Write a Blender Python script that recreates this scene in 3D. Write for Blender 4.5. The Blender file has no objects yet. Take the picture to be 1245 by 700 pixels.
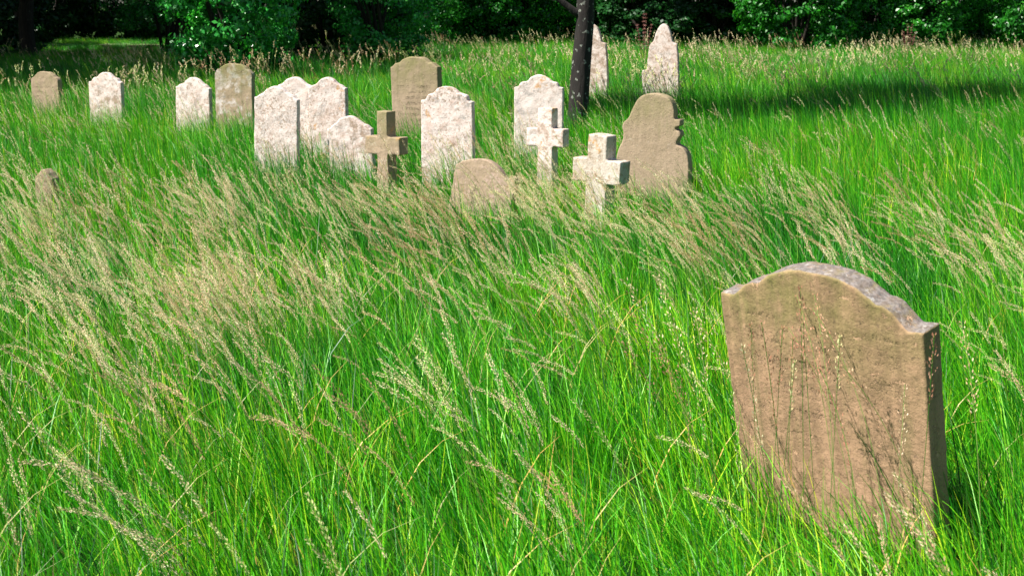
import bpy, bmesh, math, random
import numpy as np
from mathutils import Vector, Matrix, noise

random.seed(7)
rng = np.random.default_rng(11)
R = math.radians
scene = bpy.context.scene
C = scene.collection

# ------------------------------------------------------------------ camera
CAM_H = 1.8
PITCH = 11.5
F_PX = 1700.0
cam_data = bpy.data.cameras.new('camera')
cam = bpy.data.objects.new('camera', cam_data)
C.objects.link(cam)
cam.location = (0, 0, CAM_H)
cam.rotation_euler = (R(90 - PITCH), 0, 0)
cam_data.sensor_width = 36
cam_data.lens = F_PX / 1245 * 36
cam_data.clip_end = 600
cam_data.dof.use_dof = True
cam_data.dof.focus_distance = 8.0
cam_data.dof.aperture_fstop = 9
scene.camera = cam

def X_at(px, d):
    """ground x of something seen in photo column px, d metres ahead"""
    depth = d * math.cos(R(PITCH)) + (CAM_H - 0.6) * math.sin(R(PITCH))
    return (px - 622.5) / F_PX * depth

def Z_at(py, d):
    """height of something seen in photo row py, d metres ahead"""
    return CAM_H - d * math.tan(R(PITCH) + math.atan((py - 350) / F_PX))

# ------------------------------------------------------------------ light
SUN_DIR = Vector((-0.91, -0.41, 0)).normalized()
SUN_EL = R(53)
sd = Vector((SUN_DIR.x * math.cos(SUN_EL), SUN_DIR.y * math.cos(SUN_EL), math.sin(SUN_EL)))
sun_data = bpy.data.lights.new('sun', 'SUN')
sun_data.energy = 5.0
sun_data.angle = R(0.5)
sun_data.color = (1.0, 0.955, 0.88)
sun = bpy.data.objects.new('sun', sun_data)
C.objects.link(sun)
sun.location = (-20, -12, 30)
sun.rotation_euler = sd.to_track_quat('Z', 'Y').to_euler()

world = bpy.data.worlds.new('World')
scene.world = world
world.use_nodes = True
wn = world.node_tree
bgn = wn.nodes['Background']
sky = wn.nodes.new('ShaderNodeTexSky')
sky.sky_type = 'NISHITA'
sky.sun_disc = False
sky.sun_elevation = SUN_EL
sky.sun_rotation = math.atan2(sd.x, sd.y)
wn.links.new(sky.outputs[0], bgn.inputs[0])
bgn.inputs[1].default_value = 0.05

scene.view_settings.view_transform = 'Standard'
scene.view_settings.look = 'None'
scene.view_settings.exposure = 0.88
scene.view_settings.gamma = 1.0
scene.render.engine = 'CYCLES'
scene.cycles.max_bounces = 6
scene.cycles.diffuse_bounces = 2
scene.cycles.glossy_bounces = 2
scene.cycles.transmission_bounces = 3
scene.cycles.use_denoising = True
scene.cycles.use_adaptive_sampling = False

# ------------------------------------------------------------------ node helper
class NT:
    def __init__(self, name):
        self.m = bpy.data.materials.new(name)
        self.m.use_nodes = True
        self.t = self.m.node_tree
        self.t.nodes.clear()
        self.out = self.t.nodes.new('ShaderNodeOutputMaterial')
    def n(self, kind, **kw):
        nd = self.t.nodes.new('ShaderNode' + kind)
        for k, v in kw.items():
            if hasattr(nd, k):
                setattr(nd, k, v)
            else:
                raise KeyError(k)
        return nd
    def link(self, a, b):
        self.t.links.new(a, b)
    def val(self, nd, **kw):
        for k, v in kw.items():
            nd.inputs[k.replace('_', ' ')].default_value = v
        return nd
    def math(self, op, a, b=None, clamp=False):
        nd = self.n('Math', operation=op, use_clamp=clamp)
        for i, v in enumerate((a, b)):
            if v is None: continue
            if isinstance(v, (int, float)): nd.inputs[i].default_value = v
            else: self.link(v, nd.inputs[i])
        return nd.outputs[0]
    def mix(self, fac, a, b, mode='MIX'):
        nd = self.n('Mix', data_type='RGBA', blend_type=mode)
        for s, v in ((nd.inputs[0], fac), (nd.inputs[6], a), (nd.inputs[7], b)):
            if isinstance(v, (int, float)): s.default_value = v
            elif isinstance(v, tuple): s.default_value = v if len(v) == 4 else (*v, 1)
            else: self.link(v, s)
        return nd.outputs[2]
    def ramp(self, src, stops):
        nd = self.n('ValToRGB')
        e = nd.color_ramp.elements
        while len(e) < len(stops): e.new(0.5)
        for i, (p, c) in enumerate(stops):
            e[i].position = p
            e[i].color = c if isinstance(c, tuple) and len(c) == 4 else ((*c, 1) if isinstance(c, tuple) else (c, c, c, 1))
        self.link(src, nd.inputs[0])
        return nd.outputs[0]
    def noise(self, vec, scale, detail=4, rough=0.55, dist=0.0):
        nd = self.n('TexNoise')
        nd.inputs['Scale'].default_value = scale
        nd.inputs['Detail'].default_value = detail
        nd.inputs['Roughness'].default_value = rough
        nd.inputs['Distortion'].default_value = dist
        if vec is not None: self.link(vec, nd.inputs['Vector'])
        return nd.outputs[0]
    def mapping(self, vec, scale=(1, 1, 1), loc=(0, 0, 0), rot=(0, 0, 0)):
        nd = self.n('Mapping')
        nd.inputs['Scale'].default_value = scale
        nd.inputs['Location'].default_value = loc
        nd.inputs['Rotation'].default_value = rot
        self.link(vec, nd.inputs['Vector'])
        return nd.outputs[0]

# ------------------------------------------------------------------ materials
def leafy_material(name, stops, transl=(0.06, 0.4, 0.01), tfac=0.35, rough=0.45, spec=0.5, tint_stops=None, hattr=True):
    """thin plant material; 'rnd' and 'h' are mesh attributes, 'tint' comes from the instancer"""
    k = NT(name)
    a = k.n('Attribute', attribute_name='rnd')
    col = k.ramp(a.outputs['Fac'], stops)
    if tint_stops:
        ti = k.n('Attribute', attribute_name='tint', attribute_type='INSTANCER')
        tc = k.ramp(ti.outputs['Fac'], tint_stops)
        col = k.mix(1.0, col, tc, 'MULTIPLY')
    p = k.n('BsdfPrincipled')
    k.link(col, p.inputs['Base Color'])
    p.inputs['Roughness'].default_value = rough
    p.inputs['Specular IOR Level'].default_value = spec
    t = k.n('BsdfTranslucent')
    tcol = k.mix(1.0, col, transl, 'MULTIPLY')
    k.link(tcol, t.inputs['Color'])
    mx = k.n('MixShader')
    mx.inputs[0].default_value = tfac
    k.link(p.outputs[0], mx.inputs[1]); k.link(t.outputs[0], mx.inputs[2])
    k.link(mx.outputs[0], k.out.inputs[0])
    return k.m

M_blade = leafy_material('grass_blade',
    [(0.0, (0.004, 0.07, 0.003)), (0.34, (0.016, 0.22, 0.004)), (0.62, (0.090, 0.54, 0.008)), (0.90, (0.32, 0.70, 0.045)), (1.0, (0.42, 0.44, 0.17))],
    transl=(1.5, 1.7, 0.6), tfac=0.22, rough=0.42, spec=0.35,
    tint_stops=[(0.0, (0.35, 0.60, 1.1)), (0.5, (1, 1, 1)), (1.0, (2.1, 1.18, 0.9))])
M_head = leafy_material('grass_seed_head',
    [(0.0, (0.60, 0.38, 0.24)), (0.45, (0.93, 0.69, 0.45)), (0.85, (0.95, 0.88, 0.64)), (1.0, (0.70, 0.45, 0.34))],
    transl=(1.05, 1.0, 0.85), tfac=0.2, rough=0.6, spec=0.25,
    tint_stops=[(0.0, (0.62, 0.40, 0.38)), (0.24, (0.88, 0.74, 0.66)), (0.5, (1, 1, 1)), (1.0, (0.85, 1.08, 0.7))])
M_stem = leafy_material('grass_stem',
    [(0.0, (0.05, 0.25, 0.02)), (0.6, (0.16, 0.34, 0.05)), (1.0, (0.42, 0.38, 0.16))],
    transl=(1.1, 1.1, 0.7), tfac=0.2, rough=0.5)
M_leaf = leafy_material('bush_leaf',
    [(0.0, (0.010, 0.11, 0.018)), (0.5, (0.030, 0.32, 0.045)), (0.9, (0.08, 0.50, 0.07)), (1.0, (0.16, 0.60, 0.12))],
    transl=(1.2, 1.5, 0.6), tfac=0.22, rough=0.28, spec=0.6)
M_leaf2 = leafy_material('hedge_leaf',
    [(0.0, (0.008, 0.09, 0.008)), (0.5, (0.018, 0.18, 0.012)), (0.9, (0.035, 0.28, 0.015)), (1.0, (0.09, 0.38, 0.03))],
    transl=(1.3, 1.5, 0.5), tfac=0.28, rough=0.36, spec=0.5)
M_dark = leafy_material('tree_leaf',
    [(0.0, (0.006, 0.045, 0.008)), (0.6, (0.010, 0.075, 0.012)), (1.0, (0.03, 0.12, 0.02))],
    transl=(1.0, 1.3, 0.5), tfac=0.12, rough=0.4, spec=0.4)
M_dock = leafy_material('dock_seed',
    [(0.0, (0.13, 0.04, 0.035)), (0.6, (0.25, 0.09, 0.07)), (1.0, (0.45, 0.26, 0.20))], transl=(1, 1, 1), tfac=0.15, rough=0.6)

def bark_material(name, base, pale, amount, scale=9):
    k = NT(name)
    tc = k.n('TexCoord').outputs['Object']
    n1 = k.noise(k.mapping(tc, (14, 14, 3)), 1.6, 6, 0.65)
    n2 = k.noise(tc, scale, 3, 0.5)
    n3 = k.noise(tc, 40, 4, 0.6)
    col = k.ramp(n1, [(0.3, tuple(c * 0.35 for c in base)), (0.7, tuple(c * 1.5 for c in base))])
    f = k.ramp(n2, [(amount, 0.0), (amount + 0.04, 1.0)])
    f2 = k.math('MULTIPLY', f, k.ramp(n3, [(0.35, 0.3), (0.6, 1.0)]))
    col = k.mix(f2, col, pale)
    p = k.n('BsdfPrincipled'); k.link(col, p.inputs['Base Color']); p.inputs['Roughness'].default_value = 0.9
    b = k.n('Bump'); b.inputs['Strength'].default_value = 0.9; b.inputs['Distance'].default_value = 0.02
    k.link(n1, b.inputs['Height']); k.link(b.outputs[0], p.inputs['Normal'])
    k.link(p.outputs[0], k.out.inputs[0])
    return k.m
M_bark = bark_material('lichened_bark', (0.016, 0.012, 0.010), (0.30, 0.32, 0.27), 0.615, 15)
M_bark2 = bark_material('dark_bark', (0.03, 0.022, 0.016), (0.08, 0.08, 0.06), 0.66)

def stone_material(name, c1, c2, lichen=(0.75, 0.68, 0.64), cover=0.5, lscale=28, orange=0.0, algae=0.0, dark=0.25,
                   H=1.0, seed=0.0, pink=0.0, text=0.0, text_z=(0.4, 0.8), W=0.7, row=16.0, soft=0.05, topgrey=0.0, mottled=0.5, bump=0.010, grain=0.0):
    """weathered stone: two stone colours, lichen patches, algae, orange lichen, dark pits, faint carving"""
    k = NT(name)
    co = k.n('TexCoord').outputs['Object']
    v = k.mapping(co, loc=(seed, seed * 1.7, seed * 0.6))
    geo = k.n('NewGeometry')
    big = k.noise(v, 3.2, 5, 0.6)
    mid = k.noise(v, 11, 6, 0.62)
    fine = k.noise(v, 70, 5, 0.65)
    grit = k.noise(v, 260, 3, 0.6)
    streak = k.noise(k.mapping(v, (14, 14, 1.6)), 1.0, 5, 0.6)
    col = k.mix(k.ramp(k.math('ADD', k.math('MULTIPLY', big, 0.6), k.math('MULTIPLY', streak, 0.4)), [(0.36, 0.0), (0.62, 1.0)]), c1, c2)
    col = k.mix(k.math('MULTIPLY', k.ramp(fine, [(0.3, 0.0), (0.75, 1.0)]), mottled), col, tuple(min(1, c * 1.45) for c in c1))
    # lichen patches
    if cover > 0:
        ln = k.noise(v, lscale, 6, 0.7, 0.4)
        lm = k.math('ADD', k.math('MULTIPLY', ln, 0.72), k.math('MULTIPLY', big, 0.28))
        lo = 0.66 - 0.32 * cover
        lf = k.ramp(lm, [(max(0, lo - soft), 0.0), (lo + soft, 1.0)])
        if pink > 0:
            lcol = k.mix(k.ramp(mid, [(0.46, 0.0), (0.66, pink * 0.75)]), lichen, (0.56, 0.38, 0.30))
        else:
            lcol = k.mix(k.ramp(mid, [(0.4, 0.0), (0.65, 0.35)]), lichen, c1)
        if pink > 0:
            sf = k.math('MULTIPLY', k.ramp(k.noise(v, 60, 4, 0.75), [(0.52, 0.0), (0.60, 0.75)]), k.ramp(k.noise(v, 4, 3, 0.5), [(0.35, 0.25), (0.6, 1.0)]))
            sz = k.n('SeparateXYZ'); k.link(co, sz.inputs[0])
            foot = k.ramp(k.math('ADD', k.math('DIVIDE', sz.outputs[2], H), k.math('MULTIPLY', k.math('SUBTRACT', big, 0.5), 1.2)), [(0.50, 1.0), (0.85, 0.25)])
            lcol = k.mix(k.math('MULTIPLY', sf, foot), lcol, (0.36, 0.19, 0.11))
            gp = k.ramp(k.noise(v, 6.5, 5, 0.7, 0.6), [(0.56, 0.0), (0.60, 0.7)])
            lcol = k.mix(k.math('MULTIPLY', gp, k.ramp(fine, [(0.4, 0.2), (0.55, 1.0)])), lcol, (0.36, 0.33, 0.31))
        col = k.mix(lf, col, lcol)
    if orange > 0:
        on = k.noise(v, 5.0, 5, 0.65, 0.3)
        of = k.math('MULTIPLY', k.ramp(on, [(0.66 - 0.12 * orange, 0.0), (0.70 - 0.12 * orange, 1.0)]), k.ramp(fine, [(0.3, 0.25), (0.6, 0.85)]))
        col = k.mix(of, col, (0.62, 0.30, 0.07))
    if algae > 0:
        sep = k.n('SeparateXYZ'); k.link(co, sep.inputs[0])
        top = k.math('MULTIPLY', k.ramp(k.math('DIVIDE', sep.outputs[2], H), [(0.62, 0.0), (0.98, 1.0)]), k.ramp(k.noise(v, 7, 4, 0.6), [(0.35, 0.15), (0.62, 1.0)]))
        col = k.mix(k.math('MULTIPLY', top, algae), col, (0.20, 0.21, 0.055))
        col = k.mix(k.math('MULTIPLY', k.ramp(streak, [(0.54, 0.0), (0.66, 1.0)]), algae * 0.45), col, (0.17, 0.19, 0.06))
    # dark pits and stains
    col = k.mix(k.math('MULTIPLY', k.ramp(k.noise(v, 45, 5, 0.7), [(0.60, 0.0), (0.70, 1.0)]), dark), col, (0.06, 0.05, 0.04))
    if topgrey > 0:
        sepn = k.n('SeparateXYZ'); k.link(geo.outputs['Normal'], sepn.inputs[0])
        up = k.ramp(sepn.outputs[2], [(0.45, 0.0), (0.75, 1.0)])
        up = k.math('MULTIPLY', up, k.ramp(k.noise(v, 22, 4, 0.7), [(0.30, 0.35), (0.50, 1.0)]))
        gcol = k.mix(k.ramp(fine, [(0.4, 0.0), (0.6, 1.0)]), (0.14, 0.125, 0.115), (0.27, 0.24, 0.225))
        gcol = k.mix(k.ramp(k.noise(v, 30, 3, 0.6), [(0.60, 0.0), (0.66, 0.7)]), gcol, (0.50, 0.48, 0.46))
        col = k.mix(k.math('MULTIPLY', up, topgrey), col, gcol)
    if grain > 0:
        # vertical run-off streaks and small flaked patches
        st = k.noise(k.mapping(v, (26, 26, 1.1)), 1.0, 6, 0.65, 0.3)
        col = k.mix(k.math('MULTIPLY', k.ramp(st, [(0.46, 0.0), (0.60, 1.0)]), grain), col, tuple(c * 0.50 for c in c2))
        col = k.mix(k.math('MULTIPLY', k.ramp(st, [(0.30, 1.0), (0.44, 0.0)]), grain * 0.7), col, tuple(min(1, c * 1.5) for c in c1))
        fl = k.noise(v, 24, 5, 0.7, 0.5)
        flk = k.ramp(fl, [(0.63, 0.0), (0.65, 1.0)])
        col = k.mix(k.math('MULTIPLY', flk, 0.55), col, tuple(min(1, c * 1.7) for c in c1))
        col = k.mix(k.math('MULTIPLY', k.ramp(k.noise(v, 150, 3, 0.6), [(0.60, 0.0), (0.66, 1.0)]), 0.5), col, (0.10, 0.07, 0.05))
    h = k.math('ADD', k.math('MULTIPLY', mid, 0.6), k.math('ADD', k.math('MULTIPLY', fine, 0.45), k.math('MULTIPLY', grit, 0.16)))
    if grain > 0: h = k.math('SUBTRACT', h, k.math('MULTIPLY', flk, 0.5))
    if text > 0:
        sp = k.n('SeparateXYZ'); k.link(co, sp.inputs[0])
        ph = k.math('FRACT', k.math('MULTIPLY', sp.outputs[2], row))
        band = k.ramp(ph, [(0.18, 0.0), (0.26, 1.0), (0.66, 1.0), (0.74, 0.0)])
        tn = k.noise(k.mapping(v, (75, 1, 42)), 1.0, 2, 0.5, 0.8)
        mark = k.ramp(tn, [(0.53, 0.0), (0.57, 1.0)])
        wear = k.ramp(k.noise(v, 4.5, 3, 0.5), [(0.42, 0.0), (0.58, 1.0)])
        zr = k.ramp(sp.outputs[2], [(text_z[0] - 0.02, 0.0), (text_z[0], 1.0), (text_z[1], 1.0), (min(1, text_z[1] + 0.02), 0.0)])
        xr = k.ramp(k.math('DIVIDE', k.math('ABSOLUTE', sp.outputs[0]), W), [(0.34, 1.0), (0.38, 0.0)])
        mk = k.math('MULTIPLY', k.math('MULTIPLY', mark, band), k.math('MULTIPLY', k.math('MULTIPLY', zr, xr), wear))
        h = k.math('SUBTRACT', h, k.math('MULTIPLY', mk, text))
        col = k.mix(k.math('MULTIPLY', mk, 0.3), col, (0.10, 0.07, 0.05))
    p = k.n('BsdfPrincipled'); k.link(col, p.inputs['Base Color'])
    p.inputs['Roughness'].default_value = 0.92
    p.inputs['Specular IOR Level'].default_value = 0.25
    b = k.n('Bump'); b.inputs['Strength'].default_value = 1.0; b.inputs['Distance'].default_value = bump
    k.link(h, b.inputs['Height']); k.link(b.outputs[0], p.inputs['Normal'])
    k.link(p.outputs[0], k.out.inputs[0])
    return k.m

# ------------------------------------------------------------------ ground
def hill(x, y):
    return 0.03 * math.sin(x * 0.9 + 1) * math.sin(y * 0.7) + 0.02 * math.sin(x * 2.1) * math.cos(y * 1.7)
def hill_np(x, y):
    return 0.03 * np.sin(x * 0.9 + 1) * np.sin(y * 0.7) + 0.02 * np.sin(x * 2.1) * np.cos(y * 1.7)

def tag(o, label=None, cat=None, group=None, kind=None):
    if label: o['label'] = label
    if cat: o['category'] = cat
    if group: o['group'] = group
    if kind: o['kind'] = kind
    return o

def mesh_obj(name, me, mat, parent=None, smooth=False):
    o = bpy.data.objects.new(name, me)
    C.objects.link(o)
    for m in (mat if isinstance(mat, (list, tuple)) else [mat]):
        me.materials.append(m)
    if parent: o.parent = parent
    if smooth:
        me.polygons.foreach_set('use_smooth', np.ones(len(me.polygons), dtype=bool))
    return o

def empty(name, loc, rz=0):
    o = bpy.data.objects.new(name, None)
    C.objects.link(o)
    o.empty_display_size = 0.2
    o.location = loc
    o.rotation_euler = (0, 0, rz)
    return o

def ground():
    k = NT('turf_soil')
    co = k.n('TexCoord').outputs['Object']
    a = k.noise(co, 1.5, 5, 0.6); b_ = k.noise(co, 25, 5, 0.7)
    col = k.mix(k.ramp(a, [(0.4, 0.0), (0.6, 1.0)]), (0.02, 0.055, 0.008), (0.03, 0.09, 0.010))
    col = k.mix(k.ramp(b_, [(0.45, 0.0), (0.7, 0.8)]), col, (0.05, 0.05, 0.02))
    p = k.n('BsdfPrincipled'); k.link(col, p.inputs['Base Color']); p.inputs['Roughness'].default_value = 1
    p.inputs['Specular IOR Level'].default_value = 0.1
    bm_ = k.n('Bump'); bm_.inputs['Distance'].default_value = 0.05; k.link(b_, bm_.inputs['Height']); k.link(bm_.outputs[0], p.inputs['Normal'])
    k.link(p.outputs[0], k.out.inputs[0])
    xs = np.concatenate([[-400, -150, -60], np.arange(-36, 36.01, 0.6), [60, 150, 400]])
    ys = np.concatenate([[-300, -60, -10], np.arange(-2, 76, 0.6), [120, 300, 500]])
    X, Y = np.meshgrid(xs, ys)
    Z = hill_np(X, Y)
    Z[(np.abs(X) > 50) | (Y > 80) | (Y < -5)] = 0
    v = np.stack([X, Y, Z], -1).reshape(-1, 3)
    nx, ny = len(xs), len(ys)
    i = np.arange(nx - 1)[None, :] + nx * np.arange(ny - 1)[:, None]
    f = np.stack([i, i + 1, i + nx + 1, i + nx], -1).reshape(-1, 4)
    me = bpy.data.meshes.new('ground'); me.from_pydata(v.tolist(), [], f.tolist())
    o = mesh_obj('ground', me, k.m, smooth=True)
    tag(o, kind='structure')
ground()

# ------------------------------------------------------------------ stones
def catmull(pts, step=0.012):
    out = []
    P = [pts[0]] + list(pts) + [pts[-1]]
    for i in range(1, len(P) - 2):
        p0, p1, p2, p3 = (Vector(q) for q in P[i - 1:i + 3])
        n = max(1, int((p2 - p1).length / step))
        for j in range(n):
            t = j / n
            out.append(0.5 * ((2 * p1) + (-p0 + p2) * t + (2 * p0 - 5 * p1 + 4 * p2 - p3) * t * t + (-p0 + 3 * p1 - 3 * p2 + p3) * t ** 3))
    out.append(Vector(P[-1]))
    return out

def profile_top(W, H, right, left=None):
    left = left or right
    r = catmull([Vector((u * W, H + z * W)) for u, z in right])
    l = catmull([Vector((-u * W, H + z * W)) for u, z in left])
    return list(reversed(l[1:])) + r         # from left edge over the top to the right edge

def slab(name, outline, T, mat, voxel=0.011, disp=0.008, seed=0, parent=None, worn=0.004):
    """outline: closed list of (x, z); front face looks to -y"""
    bm = bmesh.new()
    pts = []
    for q in outline:
        n = noise.noise_vector(Vector((q[0] * 9, seed * 3.1, q[1] * 9))) * worn + noise.noise_vector(Vector((q[0] * 40, seed, q[1] * 40))) * worn * 0.5
        pts.append((q[0] + n.x, q[1] + n.z))
    fv = [bm.verts.new((x, -T / 2, z)) for x, z in pts]
    bv = [bm.verts.new((x, T / 2, z)) for x, z in pts]
    bm.faces.new(fv)
    bm.faces.new(list(reversed(bv)))
    n = len(fv)
    for i in range(n):
        j = (i + 1) % n
        bm.faces.new((fv[j], fv[i], bv[i], bv[j]))
    bmesh.ops.recalc_face_normals(bm, faces=bm.faces)
    me = bpy.data.meshes.new(name); bm.to_mesh(me); bm.free()
    o = mesh_obj(name, me, mat, parent)
    rm = o.modifiers.new('remesh', 'REMESH'); rm.mode = 'VOXEL'; rm.voxel_size = voxel; rm.use_smooth_shade = True
    tx = bpy.data.textures.new(name + '_worn', 'CLOUDS'); tx.noise_scale = 0.09; tx.noise_depth = 4
    dm = o.modifiers.new('worn', 'DISPLACE'); dm.texture = tx; dm.strength = disp; dm.texture_coords = 'LOCAL'
    return o

SH = {
 'ogee':   [(0, 0), (0.10, -0.012), (0.19, -0.050), (0.255, -0.105), (0.29, -0.128), (0.34, -0.135), (0.385, -0.16), (0.42, -0.20), (0.45, -0.208), (0.5, -0.21)],
 'front':  [(0, 0), (0.10, -0.010), (0.20, -0.042), (0.27, -0.082), (0.295, -0.098), (0.315, -0.095), (0.36, -0.112), (0.40, -0.155), (0.425, -0.175), (0.46, -0.172), (0.5, -0.172)],
 'tall':   [(0, 0), (0.12, -0.010), (0.22, -0.045), (0.29, -0.095), (0.315, -0.118), (0.34, -0.112), (0.40, -0.125), (0.44, -0.16), (0.5, -0.20)],
 'hump':   [(0, 0), (0.09, -0.015), (0.18, -0.065), (0.25, -0.13), (0.31, -0.17), (0.37, -0.19), (0.42, -0.225), (0.46, -0.255), (0.5, -0.26)],
 'round':  [(0, 0), (0.12, -0.012), (0.24, -0.05), (0.33, -0.105), (0.38, -0.15), (0.41, -0.155), (0.46, -0.20), (0.5, -0.26)],
 'wave':   [(0, 0), (0.08, -0.012), (0.16, -0.05), (0.23, -0.11), (0.29, -0.135), (0.35, -0.15), (0.39, -0.19), (0.41, -0.235), (0.45, -0.25), (0.5, -0.25)],
}

stone_footprints = []
def place(o, px, d, rot, lean=0, tilt=0, W=0.6, T=0.08):
    x = X_at(px, d)
    o.location = (x, d, -0.15)
    # rot: turn about z (negative looks to the left of the camera); lean: forward; tilt: sideways
    o.rotation_euler = (Matrix.Rotation(R(rot), 4, 'Z') @ Matrix.Rotation(R(lean), 4, 'X') @ Matrix.Rotation(R(tilt), 4, 'Y')).to_euler()
    stone_footprints.append((x, d, R(rot), W / 2 + 0.02, T / 2 + 0.03))
    return o

def headstone(px, d, top_py, wpx, style, mat, rot=-30, lean=0, tilt=0, T=0.08, label='', left=None, disp=0.010, voxel=0.009, worn=0.009, W=None, name='headstone', taper=0.0, seed=None):
    s = F_PX / d
    W = W or (wpx / s) / math.cos(R(rot))
    H = Z_at(top_py, d) + 0.15
    top = profile_top(W, H, SH[style] if isinstance(style, str) else style, SH[left] if isinstance(left, str) else left)
    base = [(W / 2 * (1 - taper), 0.0), (-W / 2 * (1 - taper), 0.0)]
    ol = [(v.x, v.y) for v in top] + base
    o = slab(name, ol, T, mat(H, W) if callable(mat) else mat, voxel=voxel, disp=disp, seed=seed if seed is not None else px, worn=worn)
    tag(o, label, 'headstone', 'headstones standing in the long grass')
    place(o, px, d, rot, lean, tilt, W, T)
    return o

white = lambda seed, **kw: (lambda H, W: stone_material('white_lichened_stone', (0.40, 0.29, 0.22), (0.32, 0.23, 0.18), lichen=(0.83, 0.71, 0.66), H=H, W=W, seed=seed, **kw))
brown = lambda seed, **kw: (lambda H, W: stone_material('brown_sandstone', (0.41, 0.305, 0.215), (0.31, 0.23, 0.15), grain=0.12, H=H, W=W, seed=seed, **kw))

# the big leaning stone close to the camera
D1 = 4.66
big = slab('headstone', [(v.x, v.y) for v in profile_top(0.81, 1.13, SH['front'])] + [(0.40, 0.0), (-0.40, 0.0)], 0.095,
    stone_material('red_sandstone', (0.47, 0.285, 0.180), (0.36, 0.235, 0.135), cover=0.0, algae=0.8, dark=0.6, H=1.10, W=0.87, seed=3.3,
                   text=0.34, text_z=(0.50, 0.93), row=11.0, topgrey=1.0, mottled=0.35, bump=0.007, grain=0.34),
    voxel=0.006, disp=0.008, seed=5, worn=0.006)
tag(big, 'large red sandstone headstone leaning forward in the right foreground with a grey top edge', 'headstone', 'headstones standing in the long grass')
place(big, 1042, D1, -48.5, 12, 0, 0.87, 0.105)

headstone(57, 20.0, 87, 38, 'round', brown(1.1, cover=0.15, lichen=(0.5, 0.45, 0.36), algae=0.3, text=0.3), rot=-22, T=0.09,
    label='small plain brown headstone with a clipped rounded top, leftmost of the back row')
headstone(129, 19.2, 88, 43, 'wave', white(2.2, cover=0.62, pink=1.0, lscale=16), rot=-18, tilt=1,
    label='pinkish headstone with a waved top beside the plain brown one at the far left')
headstone(234, 18.4, 94, 44, 'hump', white(3.1, cover=0.66, pink=0.7, lscale=14, dark=0.5), rot=-20, tilt=2,
    label='blotched white and grey headstone directly left of the taller brown one with pale patches')
headstone(286, 17.8, 77, 47, 'round', brown(4.7, cover=0.33, lichen=(0.74, 0.66, 0.62), lscale=9, algae=0.75, dark=0.45), rot=-18, tilt=0.5, T=0.09,
    label='brown round-shouldered headstone with green top and a few pale lichen blotches')
headstone(334, 13.6, 104, 54, 'hump', white(5.9, cover=0.66, orange=0.3, pink=0.5, lscale=46, dark=0.5, soft=0.03), rot=-16, tilt=2, T=0.07,
    label='white speckled headstone with orange lichen on its hump, left front of the white cluster')
headstone(360, 15.0, 93, 50, 'hump', white(6.3, cover=0.68, pink=0.7, lscale=40, orange=0.2, soft=0.03), rot=-14, T=0.07,
    label='white humped headstone in the middle of the cluster, partly behind the speckled front one')
headstone(400, 14.8, 94, 46, 'hump', white(7.7, cover=0.66, pink=0.9, lscale=40, orange=0.25, soft=0.03), rot=-16, T=0.08,
    label='pinkish white humped headstone at the right of the cluster with a dark right edge')
headstone(429, 13.6, 141, 56, 'hump', white(8.2, cover=0.62, pink=1.0, lscale=18, dark=0.4), rot=-16, tilt=-2, T=0.08,
    label='low white and rusty headstone just left of the brown stone cross')
headstone(509, 17.0, 69, 58, 'tall', brown(9.4, cover=0.0, algae=0.7, text=0.9, text_z=(0.5, 1.12), row=15, mottled=0.3), rot=-24, tilt=-1.5, T=0.12,
    label='tall olive brown headstone with faint lettering, highest stone left of the tree')
headstone(545, 13.0, 105, 64, 'wave', white(10.6, cover=0.66, pink=0.8, lscale=38, orange=0.25, soft=0.03), rot=-18, T=0.08,
    label='wide white headstone speckled with rust in front of the tall brown one')
headstone(577, 11.3, 194, 76, [(0, 0), (0.08, -0.012), (0.16, -0.05), (0.24, -0.12), (0.31, -0.175), (0.37, -0.19), (0.42, -0.165), (0.45, -0.14), (0.5, -0.135)], 
    brown(11.2, cover=0.3, lichen=(0.55, 0.40, 0.33), lscale=40, dark=0.35),
    left=[(0, 0), (0.12, 0.0), (0.24, -0.02), (0.36, -0.07), (0.44, -0.12), (0.5, -0.16)], rot=-24, lean=-4, tilt=9, T=0.09,
    label='sunken reddish brown headstone tilted low before the wide white one')
headstone(655, 15.2, 91, 58, 'wave', white(12.9, cover=0.80, orange=0.2, pink=0.35, lscale=10, dark=0.5), rot=-14, T=0.08, tilt=0.5,
    label='white headstone with dark specks behind the pale cross, left of the tree trunk')
headstone(51, 11.6, 205, 24, [(0, 0), (0.12, -0.05), (0.25, -0.16), (0.36, -0.3), (0.5, -0.42)],
    brown(13.1, cover=0.2, algae=0.2), rot=-20, tilt=4, T=0.1,
    label='short brown stone stub almost swallowed by grass at the left edge')
g_right = [(0, 0), (0.06, -0.03), (0.14, -0.11), (0.22, -0.27), (0.27, -0.46), (0.275, -0.52), (0.33, -0.56), (0.42, -0.60), (0.43, -0.72), (0.455, -0.9), (0.47, -1.1), (0.5, -1.7)]
g_left = [(0, 0), (0.06, -0.03), (0.14, -0.11), (0.22, -0.27), (0.27, -0.46), (0.29, -0.52), (0.36, -0.58), (0.41, -0.66), (0.43, -0.8), (0.46, -1.1), (0.48, -1.35), (0.62, -1.42), (0.62, -1.7)]
headstone(806, 24.6, 29, 38, g_right, white(14.5, cover=0.62, pink=1.0, lscale=12), rot=-16, T=0.14, left=g_left, disp=0.006, worn=0.003,
    label='far pinkish headstone with a narrow pointed top standing clear of the tree')
headstone(721, 24.8, 30, 36, g_right, white(15.5, cover=0.60, pink=1.0, lscale=12), rot=-16, T=0.14, left=g_left, disp=0.006, worn=0.003,
    label='far pinkish pointed headstone half hidden behind the tree trunk')
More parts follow.
